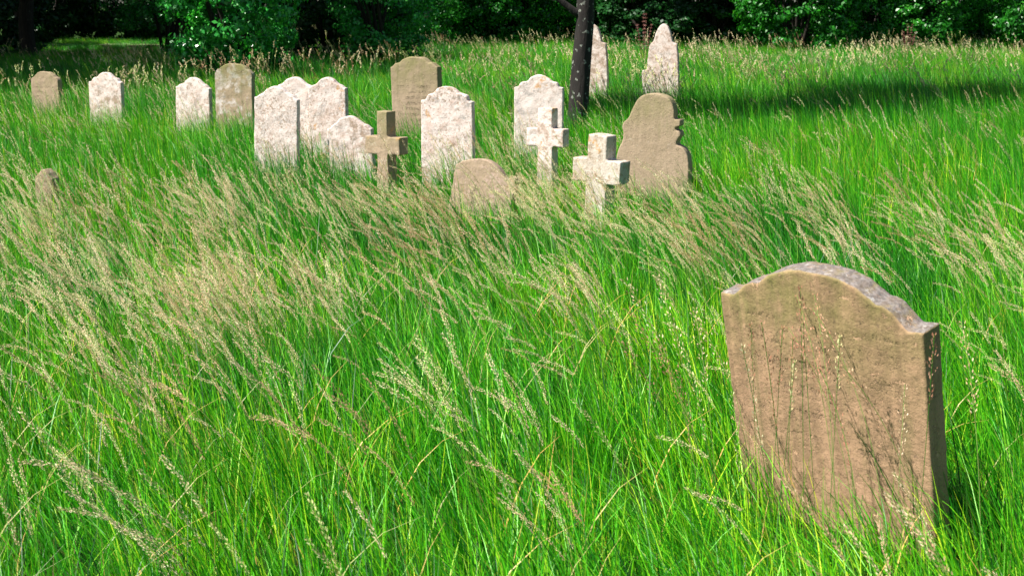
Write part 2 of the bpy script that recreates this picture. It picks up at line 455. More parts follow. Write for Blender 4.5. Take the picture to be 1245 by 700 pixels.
# shouldered stone with scroll brackets beside its round head
r16 = [(0, 0), (0.09, -0.012), (0.18, -0.05), (0.24, -0.12), (0.27, -0.21), (0.275, -0.30), (0.28, -0.32), (0.355, -0.32), (0.36, -0.36), (0.355, -0.40), (0.30, -0.42), (0.30, -0.455), (0.35, -0.47), (0.37, -0.51), (0.34, -0.56), (0.32, -0.60), (0.32, -0.64), (0.38, -0.66), (0.44, -0.71), (0.48, -0.80), (0.5, -0.95)]
l16 = [(0, 0), (0.09, -0.012), (0.18, -0.05), (0.24, -0.12), (0.29, -0.22), (0.33, -0.32), (0.39, -0.38), (0.42, -0.44), (0.40, -0.54), (0.41, -0.64), (0.45, -0.72), (0.48, -0.82), (0.49, -0.95)]
headstone(794, 12.4, 113, 86, r16, brown(16.2, cover=0.12, lichen=(0.55, 0.45, 0.36), algae=0.55, dark=0.3), rot=-24, T=0.12, left=l16, tilt=1, disp=0.004, worn=0.003, voxel=0.008,
    label='broad brown headstone with a round head and carved stepped shoulder, right of the pale cross')

def cross(px, d, top_py, arm_top, arm_bot, span_px, post_px, T, mat, rot, label, lean=0, tilt=0, side=1.0):
    s = F_PX / d
    c = math.cos(R(rot))
    L = span_px / s / c / 2; w = post_px / s / c / 2
    H = Z_at(top_py, d) + 0.15
    a1 = Z_at(arm_top, d) + 0.15; a0 = Z_at(arm_bot, d) + 0.15
    wb = w * 1.25
    ol = [(-w, H), (w, H), (w, a1), (L, a1), (L, a0), (w, a0), (wb, 0), (-wb, 0), (-w, a0), (-L, a0), (-L, a1), (-w, a1)]
    fine = []
    for i in range(len(ol)):
        p, q = Vector(ol[i]), Vector(ol[(i + 1) % len(ol)])
        n = max(1, int((q - p).length / 0.02))
        fine += [tuple(p.lerp(q, j / n)) for j in range(n)]
    o = slab('stone_cross', fine, T, mat(H, 2 * L) if callable(mat) else mat, voxel=0.009, disp=0.008, seed=px, worn=0.004)
    tag(o, label, 'cross', 'stone crosses in the long grass')
    place(o, px, d, rot, lean, tilt, 2 * w, T)
    return o

cross(470, 12.6, 135, 166, 187, 44, 13, 0.13, brown(20.1, cover=0.2, orange=0.35, lichen=(0.6, 0.52, 0.42), algae=0.6, dark=0.35), -34,
      'dark brown stone cross with mossy post and shadowed right side', tilt=0)
cross(666, 13.0, 131, 156, 178, 44, 17, 0.12, white(21.4, cover=0.66, orange=0.6, pink=0.7, lscale=18), -30,
      'pale stone cross with orange lichen on its post, standing before a white headstone', tilt=0)
cross(728, 11.0, 163, 193, 221, 55, 22, 0.15, brown(22.8, cover=0.58, orange=0.45, lichen=(0.72, 0.64, 0.56), lscale=22, dark=0.3), -36,
      'stout pale grey stone cross, nearest of the crosses, left of the broad brown headstone', tilt=2)

# ------------------------------------------------------------------ plant meshes (numpy)
def strip_verts(base, dirv, side, L, w, segs, th0, th1, power=1.4):
    """flat tapering strips; all arguments are arrays over the blades; returns verts (n, 2*(segs+1), 3) and centre line"""
    n = len(L)
    pos = base.copy()
    out = np.zeros((n, segs + 1, 2, 3)); cen = np.zeros((n, segs + 1, 3)); tan = np.zeros((n, segs + 1, 3))
    for i in range(segs + 1):
        t = i / segs
        th = th0 + (th1 - th0) * t ** power
        tv = np.stack([np.sin(th) * dirv[:, 0], np.sin(th) * dirv[:, 1], np.cos(th)], -1)
        if i: pos = pos + tv * (L / segs)[:, None]
        ww = w * (1 - t) ** 0.7 if i < segs else w * 0.08
        ww = np.maximum(ww, w * 0.08)
        if i == 0: ww = w * 0.7
        out[:, i, 0] = pos - side * (ww / 2)[:, None]
        out[:, i, 1] = pos + side * (ww / 2)[:, None]
        cen[:, i] = pos; tan[:, i] = tv
    return out, cen, tan

class PlantMesh:
    def __init__(self):
        self.v = []; self.f = []; self.var = []; self.rnd = []; self.mat = []
        self.nv = 0
    def add(self, verts, faces, var, rnd, mat):
        """verts (m,3), faces (k,4), rnd (m,)"""
        self.v.append(verts); self.f.append(faces + self.nv); self.var.append(np.full(len(verts), var)); self.rnd.append(rnd)
        self.mat.append(np.full(len(faces), mat)); self.nv += len(verts)
    def strips(self, out, var, rnd, mat):
        n, s1 = out.shape[:2]
        v = out.reshape(-1, 3)
        per = 2 * s1
        b = (np.arange(n) * per)[:, None] + (np.arange(s1 - 1) * 2)[None, :]
        f = np.stack([b, b + 1, b + 3, b + 2], -1).reshape(-1, 4)
        self.add(v, f, var, np.repeat(rnd, per), mat)

def build_mesh(name, V, F, attrs, matidx=None, smooth=True):
    me = bpy.data.meshes.new(name)
    me.vertices.add(len(V)); me.vertices.foreach_set('co', V.astype(np.float32).ravel())
    nf = len(F)
    me.loops.add(nf * 4); me.loops.foreach_set('vertex_index', F.astype(np.int32).ravel())
    me.polygons.add(nf); me.polygons.foreach_set('loop_start', np.arange(0, nf * 4, 4, dtype=np.int32))
    if matidx is not None: me.polygons.foreach_set('material_index', matidx.astype(np.int32))
    if smooth: me.polygons.foreach_set('use_smooth', np.ones(nf, dtype=bool))
    for k, (ty, arr) in attrs.items():
        at = me.attributes.new(k, ty, 'POINT')
        at.data.foreach_set('vector' if ty == 'FLOAT_VECTOR' else 'value', arr.astype(np.int32 if ty == 'INT' else np.float32).ravel())
    me.update(calc_edges=True)
    return me

WIND = np.array([-0.93, 0.36])
def dirs(n, spread):
    a = math.atan2(WIND[1], WIND[0]) + rng.normal(0, spread, n)
    return np.stack([np.cos(a), np.sin(a)], -1)

def tuft(pm, var, n, rad, hmin, hmax, w, segs=4, lean=0.35, curl=0.9):
    r = rad * np.sqrt(rng.random(n)); a = rng.random(n) * 2 * np.pi
    base = np.stack([r * np.cos(a), r * np.sin(a), np.full(n, -0.03)], -1)
    d = dirs(n, 0.9)
    sa = rng.random(n) * np.pi
    side = np.stack([np.cos(sa), np.sin(sa) * 0.6, np.zeros(n)], -1)
    L = rng.uniform(hmin, hmax, n) * np.where(rng.random(n) < 0.15, 1.25, 1)
    th0 = np.abs(rng.normal(0.12, 0.10, n)) * lean / 0.35
    th1 = th0 + np.minimum(np.abs(rng.normal(0.35, 0.45, n)) * curl, 1.15)
    out, _, _ = strip_verts(base, d, side, L, np.full(n, w) * rng.uniform(0.6, 1.3, n), segs, th0, th1)
    pm.strips(out, var, np.clip(rng.beta(2, 2.6, n) + np.where(rng.random(n) < 0.08, 0.45, 0), 0, 1), 0)

def seed_stem(pm, var, n_st, rad, Lr, headlen, nsp, spl, spw, stem_w, segs=7, th0m=0.16, th1m=0.95, loose=1.0, spread=0.3):
    r = rad * np.sqrt(rng.random(n_st)); a = rng.random(n_st) * 2 * np.pi
    base = np.stack([r * np.cos(a), r * np.sin(a), np.full(n_st, -0.02)], -1)
    d = dirs(n_st, spread)
    side = np.stack([-d[:, 1], d[:, 0], np.zeros(n_st)], -1)
    L = rng.uniform(Lr[0], Lr[1], n_st)
    th0 = np.abs(rng.normal(th0m, 0.06, n_st)); th1 = th0 + np.abs(rng.normal(th1m - th0m, 0.22, n_st))
    w = np.full(n_st, stem_w)
    out, cen, tan = strip_verts(base, d, side, L, w, segs, th0, th1, 1.8)
    # keep the stem even in width
    for i in range(segs + 1):
        out[:, i, 0] = cen[:, i] - side * stem_w / 2; out[:, i, 1] = cen[:, i] + side * stem_w / 2
    rs = rng.random(n_st)
    pm.strips(out, var, rs, 1)
    # crossed second strip for stems seen edge on
    up = np.cross(tan, np.repeat(side[:, None], segs + 1, 1))
    out2 = np.stack([cen - up * stem_w / 2, cen + up * stem_w / 2], 2)
    pm.strips(out2, var, rs, 1)
    # spikelets
    V = []; RN = []
    for s in range(n_st):
        hl = headlen * rng.uniform(0.75, 1.3)
        lx = loose * rng.uniform(0.5, 1.4)
        for q in range(nsp):
            t = 1 - (hl / L[s]) * (q + rng.random()) / nsp
            fi = t * segs; i0 = min(int(fi), segs - 1); fr = fi - i0
            p = cen[s, i0] * (1 - fr) + cen[s, i0 + 1] * fr
            tv = tan[s, i0] * (1 - fr) + tan[s, i0 + 1] * fr
            prog = (1 - t) * L[s] / hl
            rv = rng.normal(0, 1, 3); rv -= tv * rv.dot(tv); rv /= np.linalg.norm(rv) + 1e-6
            off = (0.0015 + 0.010 * lx * math.sin(math.pi * min(1, 0.12 + prog * 0.8)) * rng.random())
            ax = tv + rv * rng.uniform(0.15, 0.6) + np.array([0, 0, -0.15]); ax /= np.linalg.norm(ax)
            b = p + rv * off
            sv = np.cross(ax, rng.normal(0, 1, 3)); sv /= np.linalg.norm(sv) + 1e-6
            l_ = spl * rng.uniform(0.7, 1.3); w_ = spw * rng.uniform(0.7, 1.3)
            V.append([b, b + ax * l_ * 0.45 + sv * w_ / 2, b + ax * l_, b + ax * l_ * 0.45 - sv * w_ / 2])
            RN.append(np.clip(rng.normal(0.5, 0.25), 0, 1))
    V = np.array(V).reshape(-1, 3); m = len(RN)
    F = np.arange(m * 4).reshape(-1, 4)
    pm.add(V, F, var, np.repeat(np.array(RN), 4), 2)

def scatter_object(name, pm, pts, rot, scl, pick, tint, mats, nvar, label):
    V = np.concatenate(pm.v); F = np.concatenate(pm.f); var = np.concatenate(pm.var); rn = np.concatenate(pm.rnd); mi = np.concatenate(pm.mat)
    npt = len(pts)
    Vall = np.concatenate([V, pts])
    z3 = np.zeros((len(V), 3)); z1 = np.zeros(len(V))
    attrs = {
        'var': ('INT', np.concatenate([var, np.full(npt, -1)])),
        'rnd': ('FLOAT', np.concatenate([rn, np.zeros(npt)])),
        'rot': ('FLOAT_VECTOR', np.concatenate([z3, rot])),
        'scl': ('FLOAT_VECTOR', np.concatenate([z3, scl])),
        'pick': ('INT', np.concatenate([z1, pick])),
        'tint': ('FLOAT', np.concatenate([z1, tint])),
    }
    me = build_mesh(name, Vall, F, attrs, mi)
    o = mesh_obj(name, me, mats)
    ng = bpy.data.node_groups.new(name + '_scatter', 'GeometryNodeTree')
    ng.interface.new_socket('Geometry', in_out='INPUT', socket_type='NodeSocketGeometry')
    ng.interface.new_socket('Geometry', in_out='OUTPUT', socket_type='NodeSocketGeometry')
    N = ng.nodes; Lk = ng.links
    gi = N.new('NodeGroupInput'); go = N.new('NodeGroupOutput')
    def attr(nm, ty):
        a = N.new('GeometryNodeInputNamedAttribute'); a.data_type = ty; a.inputs[0].default_value = nm
        return a.outputs[0]
    def cmp(nm, k):
        c = N.new('FunctionNodeCompare'); c.data_type = 'INT'; c.operation = 'EQUAL'
        Lk.new(attr(nm, 'INT'), c.inputs[2]); c.inputs[3].default_value = k
        return c.outputs[0]
    join = N.new('GeometryNodeJoinGeometry')
    sp = N.new('GeometryNodeSeparateGeometry'); sp.domain = 'POINT'
    Lk.new(gi.outputs[0], sp.inputs[0]); Lk.new(cmp('var', -1), sp.inputs[1])
    m2p = N.new('GeometryNodeMeshToPoints'); Lk.new(sp.outputs[0], m2p.inputs[0])
    rest = sp.outputs[1]
    for k in range(nvar):
        s2 = N.new('GeometryNodeSeparateGeometry'); s2.domain = 'POINT'
        Lk.new(rest, s2.inputs[0]); Lk.new(cmp('var', k), s2.inputs[1])
        iop = N.new('GeometryNodeInstanceOnPoints')
        Lk.new(m2p.outputs[0], iop.inputs['Points']); Lk.new(cmp('pick', k), iop.inputs['Selection'])
        Lk.new(s2.outputs[0], iop.inputs['Instance'])
        Lk.new(attr('rot', 'FLOAT_VECTOR'), iop.inputs['Rotation']); Lk.new(attr('scl', 'FLOAT_VECTOR'), iop.inputs['Scale'])
        Lk.new(iop.outputs[0], join.inputs[0])
    Lk.new(join.outputs[0], go.inputs[0])
    md = o.modifiers.new('scatter', 'NODES'); md.node_group = ng
    tag(o, label, 'grass', kind='stuff')
    return o

def fbm(x, y, s, seed):
    out = np.zeros(len(x))
    for i in range(len(x)):
        out[i] = noise.fractal(Vector((x[i] * s + seed, y[i] * s, seed * 1.3)), 1.0, 2.0, 3)
    return out

def sample_zone(d0, d1, dens, margin=1.2, slope=0.42):
    """random ground points in the wedge the camera sees plus a margin"""
    A = 2 * (slope * (d0 + d1) / 2 + margin) * (d1 - d0)
    n = int(A * dens * 1.6)
    y = rng.uniform(d0, d1, n); xm = slope * d1 + margin
    x = rng.uniform(-xm, xm, int(n)); keep = np.abs(x) < slope * y + margin
    full = 2 * xm * (d1 - d0) * dens
    x, y = x[keep], y[keep]
    target = int(full * keep.mean())
    return x[:target], y[:target]

def off_stones(x, y, grow=0.0, maxd=40):
    ok = np.ones(len(x), bool)
    for sx, sy, r, hw, ht in stone_footprints:
        dx, dy = x - sx, y - sy
        u = dx * math.cos(r) + dy * math.sin(r); v = -dx * math.sin(r) + dy * math.cos(r)
        ok &= ~((np.abs(u) < hw + grow) & (np.abs(v) < ht + grow))
    return ok

def to_px(x, y, z=0.3):
    depth = y * math.cos(R(PITCH)) + (CAM_H - z) * math.sin(R(PITCH))
    up = -y * math.sin(R(PITCH)) * -1
    yy = (CAM_H - z) * math.cos(R(PITCH)) - y * math.sin(R(PITCH))
    return 622.5 + x / depth * F_PX, 350 + yy / depth * F_PX

# ---- green grass: three sizes of tuft for three ranges
pm = PlantMesh()
for k in range(8): tuft(pm, k, 36, 0.12, 0.14, 0.48, 0.0062, 4, lean=0.35 + 0.08 * (k % 4), curl=0.9 + 0.25 * (k % 3))
for k in range(8, 13): tuft(pm, k, 54, 0.20, 0.12, 0.46, 0.0082, 3, lean=0.45, curl=1.1)
for k in range(13, 17): tuft(pm, k, 230, 0.55, 0.20, 0.55, 0.0105, 3)
P = []; RO = []; SC = []; PK = []; TI = []
def emit(x, y, lo, hi, smin, smax, sfun=None):
    n = len(x)
    z = hill_np(x, y)
    P.append(np.stack([x, y, z], -1))
    RO.append(np.stack([rng.normal(0, 0.05, n), rng.normal(0, 0.05, n), rng.normal(0, 0.45, n)], -1))
    s = rng.uniform(smin, smax, n)
    zs = s * (sfun if sfun is not None else 1.0)
    SC.append(np.stack([s, s, zs], -1))
    PK.append(rng.integers(lo, hi, n))
    big_n = fbm(x, y, 0.45, 5.0); sm = fbm(x, y, 1.6, 9.0)
    TI.append(np.clip(0.5 + 0.75 * big_n + 0.65 * sm + rng.normal(0, 0.12, n), 0, 1))

def edge_tufts():
    # sparse low tufts in the shade under the left trees
    x, y = sample_zone(38, 68, 1.6, margin=2.5)
    ok = (x < -9) & (y > 41)
    return x[ok], y[ok]
def foot_dips(x, y):
    # thinner, lower grass before the crosses and the low stones
    w = np.zeros(len(x))
    for cx, cy, sx, sy in ((0.62, 10.2, 0.5, 0.8), (-0.15, 10.4, 0.3, 0.6), (-1.15, 11.8, 0.4, 0.8), (1.2, 11.6, 0.6, 0.8), (0.3, 12.3, 0.35, 0.6)):
        w = np.maximum(w, 0.55 * np.exp(-((x - cx) / sx) ** 2 - ((y - cy) / sy) ** 2))
    return w
def height_field(x, y):
    h = 1 + 0.35 * fbm(x, y, 0.8, 2.0) + 0.45 * fbm(x, y, 3.2, 7.0)
    h *= np.where(y > 21, 0.85, np.where(y > 9, 1.18, 1.0))
    # trampled shorter grass about the foreground stone
    dx, dy = x - X_at(1000, 4.2), y - 4.1
    h *= 1 - 0.35 * np.exp(-(dx * dx / 0.5 + dy * dy / 0.35))
    h *= 1 - foot_dips(x, y)
    return np.clip(h, 0.35, 1.5)

x, y = sample_zone(1.6, 9, 72); ok = off_stones(x, y, 0.02); x, y = x[ok], y[ok]
emit(x, y, 0, 8, 0.8, 1.15, height_field(x, y))
x, y = sample_zone(9, 21, 34); ok = off_stones(x, y, 0.05); x, y = x[ok], y[ok]
emit(x, y, 8, 13, 0.85, 1.2, height_field(x, y))
x, y = sample_zone(21, 72, 3.6, margin=2.5); ok = off_stones(x, y, 0.1) & ~((x < -9.5 - (y > 48) * 2.5) & (y > 41)) & (y < 66); x, y = x[ok], y[ok]
emit(x, y, 13, 17, 0.8, 1.2, height_field(x, y))
x, y = edge_tufts(); emit(x, y, 13, 17, 0.4, 0.6)
scatter_object('meadow_grass', pm, np.concatenate(P), np.concatenate(RO), np.concatenate(SC), np.concatenate(PK), np.concatenate(TI),
               [M_blade, M_stem, M_head], 17, 'long bright green grass covering the whole churchyard')

# ---- seeding stems blown to the left
pm = PlantMesh()
for k in range(12): seed_stem(pm, k, 1, 0.001, (0.55, 0.85), 0.20 + 0.025 * (k % 5), 170, 0.0080, 0.0020, 0.0013, segs=11, th0m=0.14, th1m=0.62 + 0.24 * (k % 4), loose=0.3 + 0.22 * (k % 3))
for k in range(12, 18): seed_stem(pm, k, 4, 0.16, (0.50, 0.80), 0.19, 56, 0.0125, 0.0038, 0.0017, segs=7, th1m=0.62 + 0.2 * (k % 3), loose=0.8)
for k in range(21, 25): seed_stem(pm, k, 1, 0.001, (0.55, 0.80), 0.24, 70, 0.0095, 0.0034, 0.0018, segs=10, th0m=0.06, th1m=0.34, loose=1.5)
for k in range(18, 21): seed_stem(pm, k, 14, 0.55, (0.55, 0.95), 0.18, 16, 0.030, 0.011, 0.0040, segs=5, th1m=0.5, loose=1.2, spread=0.8)
P = []; RO = []; SC = []; PK = []; TI = []
def head_density(x, y):
    """tan drifts of ripe grass, thin in the lush corners"""
    u, v = to_px(x, y, 0.55)
    g = lambda cx, cy, sx, sy: np.exp(-((u - cx) / sx) ** 2 - ((v - cy) / sy) ** 2)
    return u, v, g
def drift(x, y, base):
    # world-space drifts: centres in metres on the ground
    g = lambda cx, cy, sx, sy, a: a * np.exp(-((x - cx) / sx) ** 2 - ((y - cy) / sy) ** 2)
    w = base + g(-1.5, 5.6, 0.45, 0.9, 1.3) + g(-2.2, 6.9, 0.6, 0.9, 1.0) + g(-0.35, 5.2, 0.35, 0.7, 0.5) + g(-1.7, 6.8, 1.1, 1.9, 0.6) + g(-2.6, 8.5, 1.6, 2.0, 0.6) + g(0.2, 9.8, 2.4, 1.2, 0.6) + g(2.0, 8.0, 1.5, 1.3, 0.5) + g(-0.2, 6.5, 1.5, 1.0, 0.2) + g(-1.0, 11.9, 4.0, 1.2, 0.45) + g(-8, 19, 5, 3, 0.3)
    w *= np.clip(1 + 2.2 * fbm(x, y, 1.7, 21.0), 0.05, 3.0)
    w *= 1 - 0.85 * np.exp(-(((x - 1.4) / 1.0) ** 2 + ((y - 4.1) / 1.1) ** 2))
    w *= 1 - 0.55 * np.clip((x - 1.2) / 2.0, 0, 1)
    w *= 1 - 1.5 * foot_dips(x, y)
    w = np.where(w > 0.55, 0.55 + (w - 0.55) * 0.35, w)
    return w
def emit2(x, y, lo, hi, smin, smax, rz=0.30):
    n = len(x)
    P.append(np.stack([x, y, hill_np(x, y)], -1))
    RO.append(np.stack([rng.normal(0, 0.05, n), rng.normal(0, 0.07, n), rng.normal(0, rz, n)], -1))
    s = rng.uniform(smin, smax, n); SC.append(np.stack([s, s, s], -1))
    PK.append(rng.integers(lo, hi, n)); TI.append(np.clip(0.55 + 0.5 * fbm(x, y, 0.7, 33.0) + rng.normal(0, 0.22, n), 0, 1))
def bunches(d0, d1, dens, scale, base, nmin, nmax, rad, lo, hi, smin, smax):
    cx, cy = sample_zone(d0, d1, dens)
    keep = rng.random(len(cx)) < scale * drift(cx, cy, base); cx, cy = cx[keep], cy[keep]
    xs = []; ys = []; rz = []; ss = []; tt = []
    for a, b in zip(cx, cy):
        m = rng.integers(nmin, nmax); th = rng.normal(0, 0.22); s_ = rng.uniform(smin, smax); tn = rng.normal(0, 0.2)
        # stretched across the wind so the bunch reads as a streak
        u = rng.normal(0, rad * 0.5, m); w_ = rng.normal(0, rad * 1.5, m)
        xs.append(a + u - 0.35 * w_); ys.append(b + w_)
        rz.append(th + rng.normal(0, 0.10, m)); ss.append(s_ * rng.uniform(0.86, 1.1, m)); tt.append(tn + rng.normal(0, 0.1, m))
    xs, ys, rz, ss, tt = (np.concatenate(q) for q in (xs, ys, rz, ss, tt))
    ok = off_stones(xs, ys, 0.0) & (ys > 1.8); xs, ys, rz, ss, tt = xs[ok], ys[ok], rz[ok], ss[ok], tt[ok]
    n = len(xs)
    P.append(np.stack([xs, ys, hill_np(xs, ys)], -1))
    RO.append(np.stack([rng.normal(0, 0.04, n), rng.normal(0, 0.05, n), rz], -1))
    SC.append(np.stack([ss, ss, ss], -1)); PK.append(rng.integers(lo, hi, n))
    TI.append(np.clip(0.5 + 0.5 * fbm(xs, ys, 0.7, 33.0) + tt, 0, 1))
bunches(1.8, 9.5, 20, 0.66, 0.12, 4, 14, 0.09, 0, 12, 0.75, 1.1)
x, y = sample_zone(1.8, 9.5, 190); ok = off_stones(x, y, 0.0) & (rng.random(len(x)) < 0.22 * drift(x, y, 0.12)); x, y = x[ok], y[ok]
emit2(x, y, 0, 12, 0.7, 1.1)
sx = np.array([0.64, 0.68, 0.76, 0.84, 0.88, 0.96, 1.08, 1.16, 0.82, 0.70, 0.62, 0.66, 0.72, 0.80, 0.86, 0.92, 0.98, 1.02, 1.10, 1.14, 1.20, 1.26, 0.58, 0.74, 0.90, 1.30, 1.05, 0.70]) + rng.normal(0, 0.03, 28)
sy = 4.72 - (sx - 0.6) * 0.86 - rng.uniform(0.05, 0.42, 28)
emit2(sx, sy, 21, 25, 0.85, 1.3, 0.6)
TI[-1][::2] = 0.0
x, y = sample_zone(9.5, 22, 30); ok = off_stones(x, y, 0.03) & (rng.random(len(x)) < 0.66 * drift(x, y, 0.16)); x, y = x[ok], y[ok]
emit2(x, y, 12, 18, 0.75, 1.05)
x, y = sample_zone(22, 60, 1.2, margin=2); ok = ~((x < -8.5) & (y > 37)) & (rng.random(len(x)) < 0.30 - 0.12 * (y > 40)); x, y = x[ok], y[ok]
emit2(x, y, 18, 21, 0.8, 1.2, 1.0)
scatter_object('seeding_grass', pm, np.concatenate(P), np.concatenate(RO), np.concatenate(SC), np.concatenate(PK), np.concatenate(TI),
               [M_blade, M_stem, M_head], 25, 'ripe tan grass heads bent to the left by the wind')

# ------------------------------------------------------------------ bushes and trees
def leaf_mass(name, clumps, per, lsize, mat_rnd=0.0, up=0.35, seed=0):
    """clumps: (x, y, z, radius, outward vector); returns mesh of small folded leaves"""
    r2 = np.random.default_rng(seed)
    n = len(clumps) * per
    cl = np.repeat(np.array([c[:3] for c in clumps]), per, 0)
    rad = np.repeat(np.array([c[3] for c in clumps]), per)
    ov = np.repeat(np.array([c[4] for c in clumps]), per, 0)
    d = r2.normal(0, 1, (n, 3)); d /= np.linalg.norm(d, axis=1)[:, None]
    pos = cl + d * (rad * r2.random(n) ** 0.5)[:, None] * np.array([1, 1, 0.6])
    nor = d * 0.5 + ov * 0.5 + r2.normal(0, 0.45, (n, 3)) + np.array([0, 0, up]); nor /= np.linalg.norm(nor, axis=1)[:, None]
    ax = np.cross(nor, r2.normal(0, 1, (n, 3))); ax /= np.linalg.norm(ax, axis=1)[:, None]
    sd_ = np.cross(nor, ax)
    L = lsize * r2.uniform(0.6, 1.35, n)[:, None]; Wd = L * r2.uniform(0.45, 0.7, n)[:, None]
    a = pos - ax * L * 0.5; b = pos + sd_ * Wd * 0.5 + nor * L * 0.08; c = pos + ax * L * 0.5 - nor * L * 0.1; e = pos - sd_ * Wd * 0.5 + nor * L * 0.08
    V = np.stack([a, b, c, e], 1).reshape(-1, 3)
    F = np.arange(n * 4).reshape(-1, 4)
    crn = np.repeat(r2.normal(0, 0.14, len(clumps)), per)
    rn = np.clip(r2.beta(2, 2.2, n) + crn, 0, 1)
    return build_mesh(name, V, F, {'rnd': ('FLOAT', np.repeat(rn, 4))}, smooth=False)

def limb_mesh(name, chains):
    """chains: lists of (point, radius): tapered tubes in one mesh"""
    bm = bmesh.new()
    for ch in chains:
        rings = []
        for i, (p, r) in enumerate(ch):
            q = ch[min(i + 1, len(ch) - 1)][0]; o_ = ch[max(i - 1, 0)][0]
            t = (Vector(q) - Vector(o_)).normalized()
            s = t.cross(Vector((0.3, 1, 0.1))).normalized(); u = t.cross(s)
            ns = 12 if r > 0.06 else 6
            rings.append([bm.verts.new(Vector(p) + (s * math.cos(2 * math.pi * j / 12) + u * math.sin(2 * math.pi * j / 12)) * r * (1 + 0.20 * noise.noise(Vector((j * 0.9, p[1], p[2] * 2.2))))) for j in range(12)])
        for a, b in zip(rings, rings[1:]):
            for j in range(12):
                bm.faces.new((a[j], a[(j + 1) % 12], b[(j + 1) % 12], b[j]))
        bm.faces.new(rings[-1]); bm.faces.new(list(reversed(rings[0])))
    bmesh.ops.recalc_face_normals(bm, faces=bm.faces)
    me = bpy.data.meshes.new(name); bm.to_mesh(me); bm.free()
    return me

def ellipsoid_clumps(n, c, r, seed, shell=0.55, lo=-1.0, rc=(0.25, 0.5), lumps=5):
    rr = random.Random(seed)
    out = []
    lob = [Vector((rr.gauss(0, 1), rr.gauss(0, 1), rr.gauss(0, 0.8))).normalized() for _ in range(lumps)]
    while len(out) < n:
        d = Vector((rr.gauss(0, 1), rr.gauss(0, 1), rr.gauss(0, 1))).normalized()
        if d.z < lo: continue
        s = rr.random() ** 0.4
        s = shell + (1 - shell) * s
        bulge = 0.78 + 0.32 * max(0, max(d.dot(l) for l in lob)) ** 2 + 0.12 * noise.noise(d * 3 + Vector((seed, 0, 0)))
        p = Vector((d.x * r[0], d.y * r[1], d.z * r[2])) * s * bulge
        out.append((c[0] + p.x, c[1] + p.y, c[2] + p.z, rr.uniform(*rc), tuple(d)))
    return out

def make_bush(label, group, mat, seed, loc, r=(2.4, 1.8, 2.2), cz=1.9, n=300, per=75, ls=0.085, name='bush', rot=0, lo=-0.9, rc=(0.16, 0.42)):
    root = empty(name, loc, rot)
    tag(root, label, 'bush', group)
    cl = ellipsoid_clumps(n, (0, 0, cz), r, seed, rc=rc, lo=lo)
    mesh_obj('foliage', leaf_mass('foliage', cl, per, ls, seed=seed), mat, root)
    rr = random.Random(seed + 5); ch = []
    for i in range(7):
        a = rr.uniform(0, 6.28); k = rr.uniform(0.4, 0.8)
        pts = [((math.cos(a) * 0.1, math.sin(a) * 0.1, -0.1), 0.07)]
        for j in range(1, 5):
            t = j / 4
            pts.append(((math.cos(a) * r[0] * k * t + rr.gauss(0, 0.06), math.sin(a) * r[1] * k * t + rr.gauss(0, 0.06), (cz + r[2] * 0.5) * t), 0.07 * (1 - 0.8 * t)))
        ch.append(pts)
    mesh_obj('stems', limb_mesh('stems', ch), M_bark2, root, smooth=True)
    return root

def copy_tree(root, loc, rot, scale, label):
    c = root.copy(); C.objects.link(c)
    c.location = loc; c.rotation_euler = (0, 0, rot); c.scale = scale; c['label'] = label
    for ch in root.children:
        d = ch.copy(); C.objects.link(d); d.parent = c
    return c

def make_tree(label, group, seed, loc, trunk_r, trunk_h, crown_c, crown_r, mat, n=260, per=90, ls=0.16, lean=(0.0, 0.0), bark=None, rc=(0.35, 0.75), lo=-0.75, extra=None):
    root = empty('tree', loc); tag(root, label, 'tree', group)
    rr = random.Random(seed)
    pts = []
    for i in range(13):
        t = i / 12; z = -0.15 + t * (trunk_h + 0.15)
        fl = 1 + 0.55 * max(0, 1 - z / 0.3) if z < 0.3 else 1
        pts.append(((lean[0] * z + rr.gauss(0, 0.014), lean[1] * z + rr.gauss(0, 0.014), z), trunk_r * (1 - 0.35 * t) * fl))
    ch = [pts]
    top = Vector(pts[-1][0])
    for i in range(9):
        a = i * 2.4 + rr.random(); st = Vector(pts[8 + i % 5][0])
        e = Vector((crown_c[0] + crown_r[0] * 0.7 * math.cos(a), crown_c[1] + crown_r[1] * 0.7 * math.sin(a), crown_c[2] + crown_r[2] * rr.uniform(-0.1, 0.6)))
        br = []
        for j in range(6):
            t = j / 5; p = st.lerp(e, t) + Vector((rr.gauss(0, 0.06), rr.gauss(0, 0.06), 0.25 * math.sin(t * 3.14))) * t
            br.append((tuple(p), trunk_r * 0.5 * (1 - 0.85 * t)))
        ch.append(br)
    if bark:
        b0 = Vector(pts[6][0])
        ch.append([((b0 + Vector((-0.55 * t, -0.10 * t, 0.42 * t ** 1.3))).to_tuple(), trunk_r * 0.42 * (1 - 0.6 * t)) for t in (0, 0.25, 0.5, 0.75, 1, 1.4, 2.0)])
    mesh_obj('trunk', limb_mesh('trunk', ch), bark or M_bark2, root, smooth=True)
    cl = ellipsoid_clumps(n, crown_c, crown_r, seed, rc=rc, lo=lo, shell=0.4)
    if extra:
        cl += ellipsoid_clumps(extra[2], extra[0], extra[1], seed + 1, rc=rc, lo=-0.6, shell=0.2)
    mesh_obj('crown', leaf_mass('crown', cl, per, ls, seed=seed), mat, root)
    return root

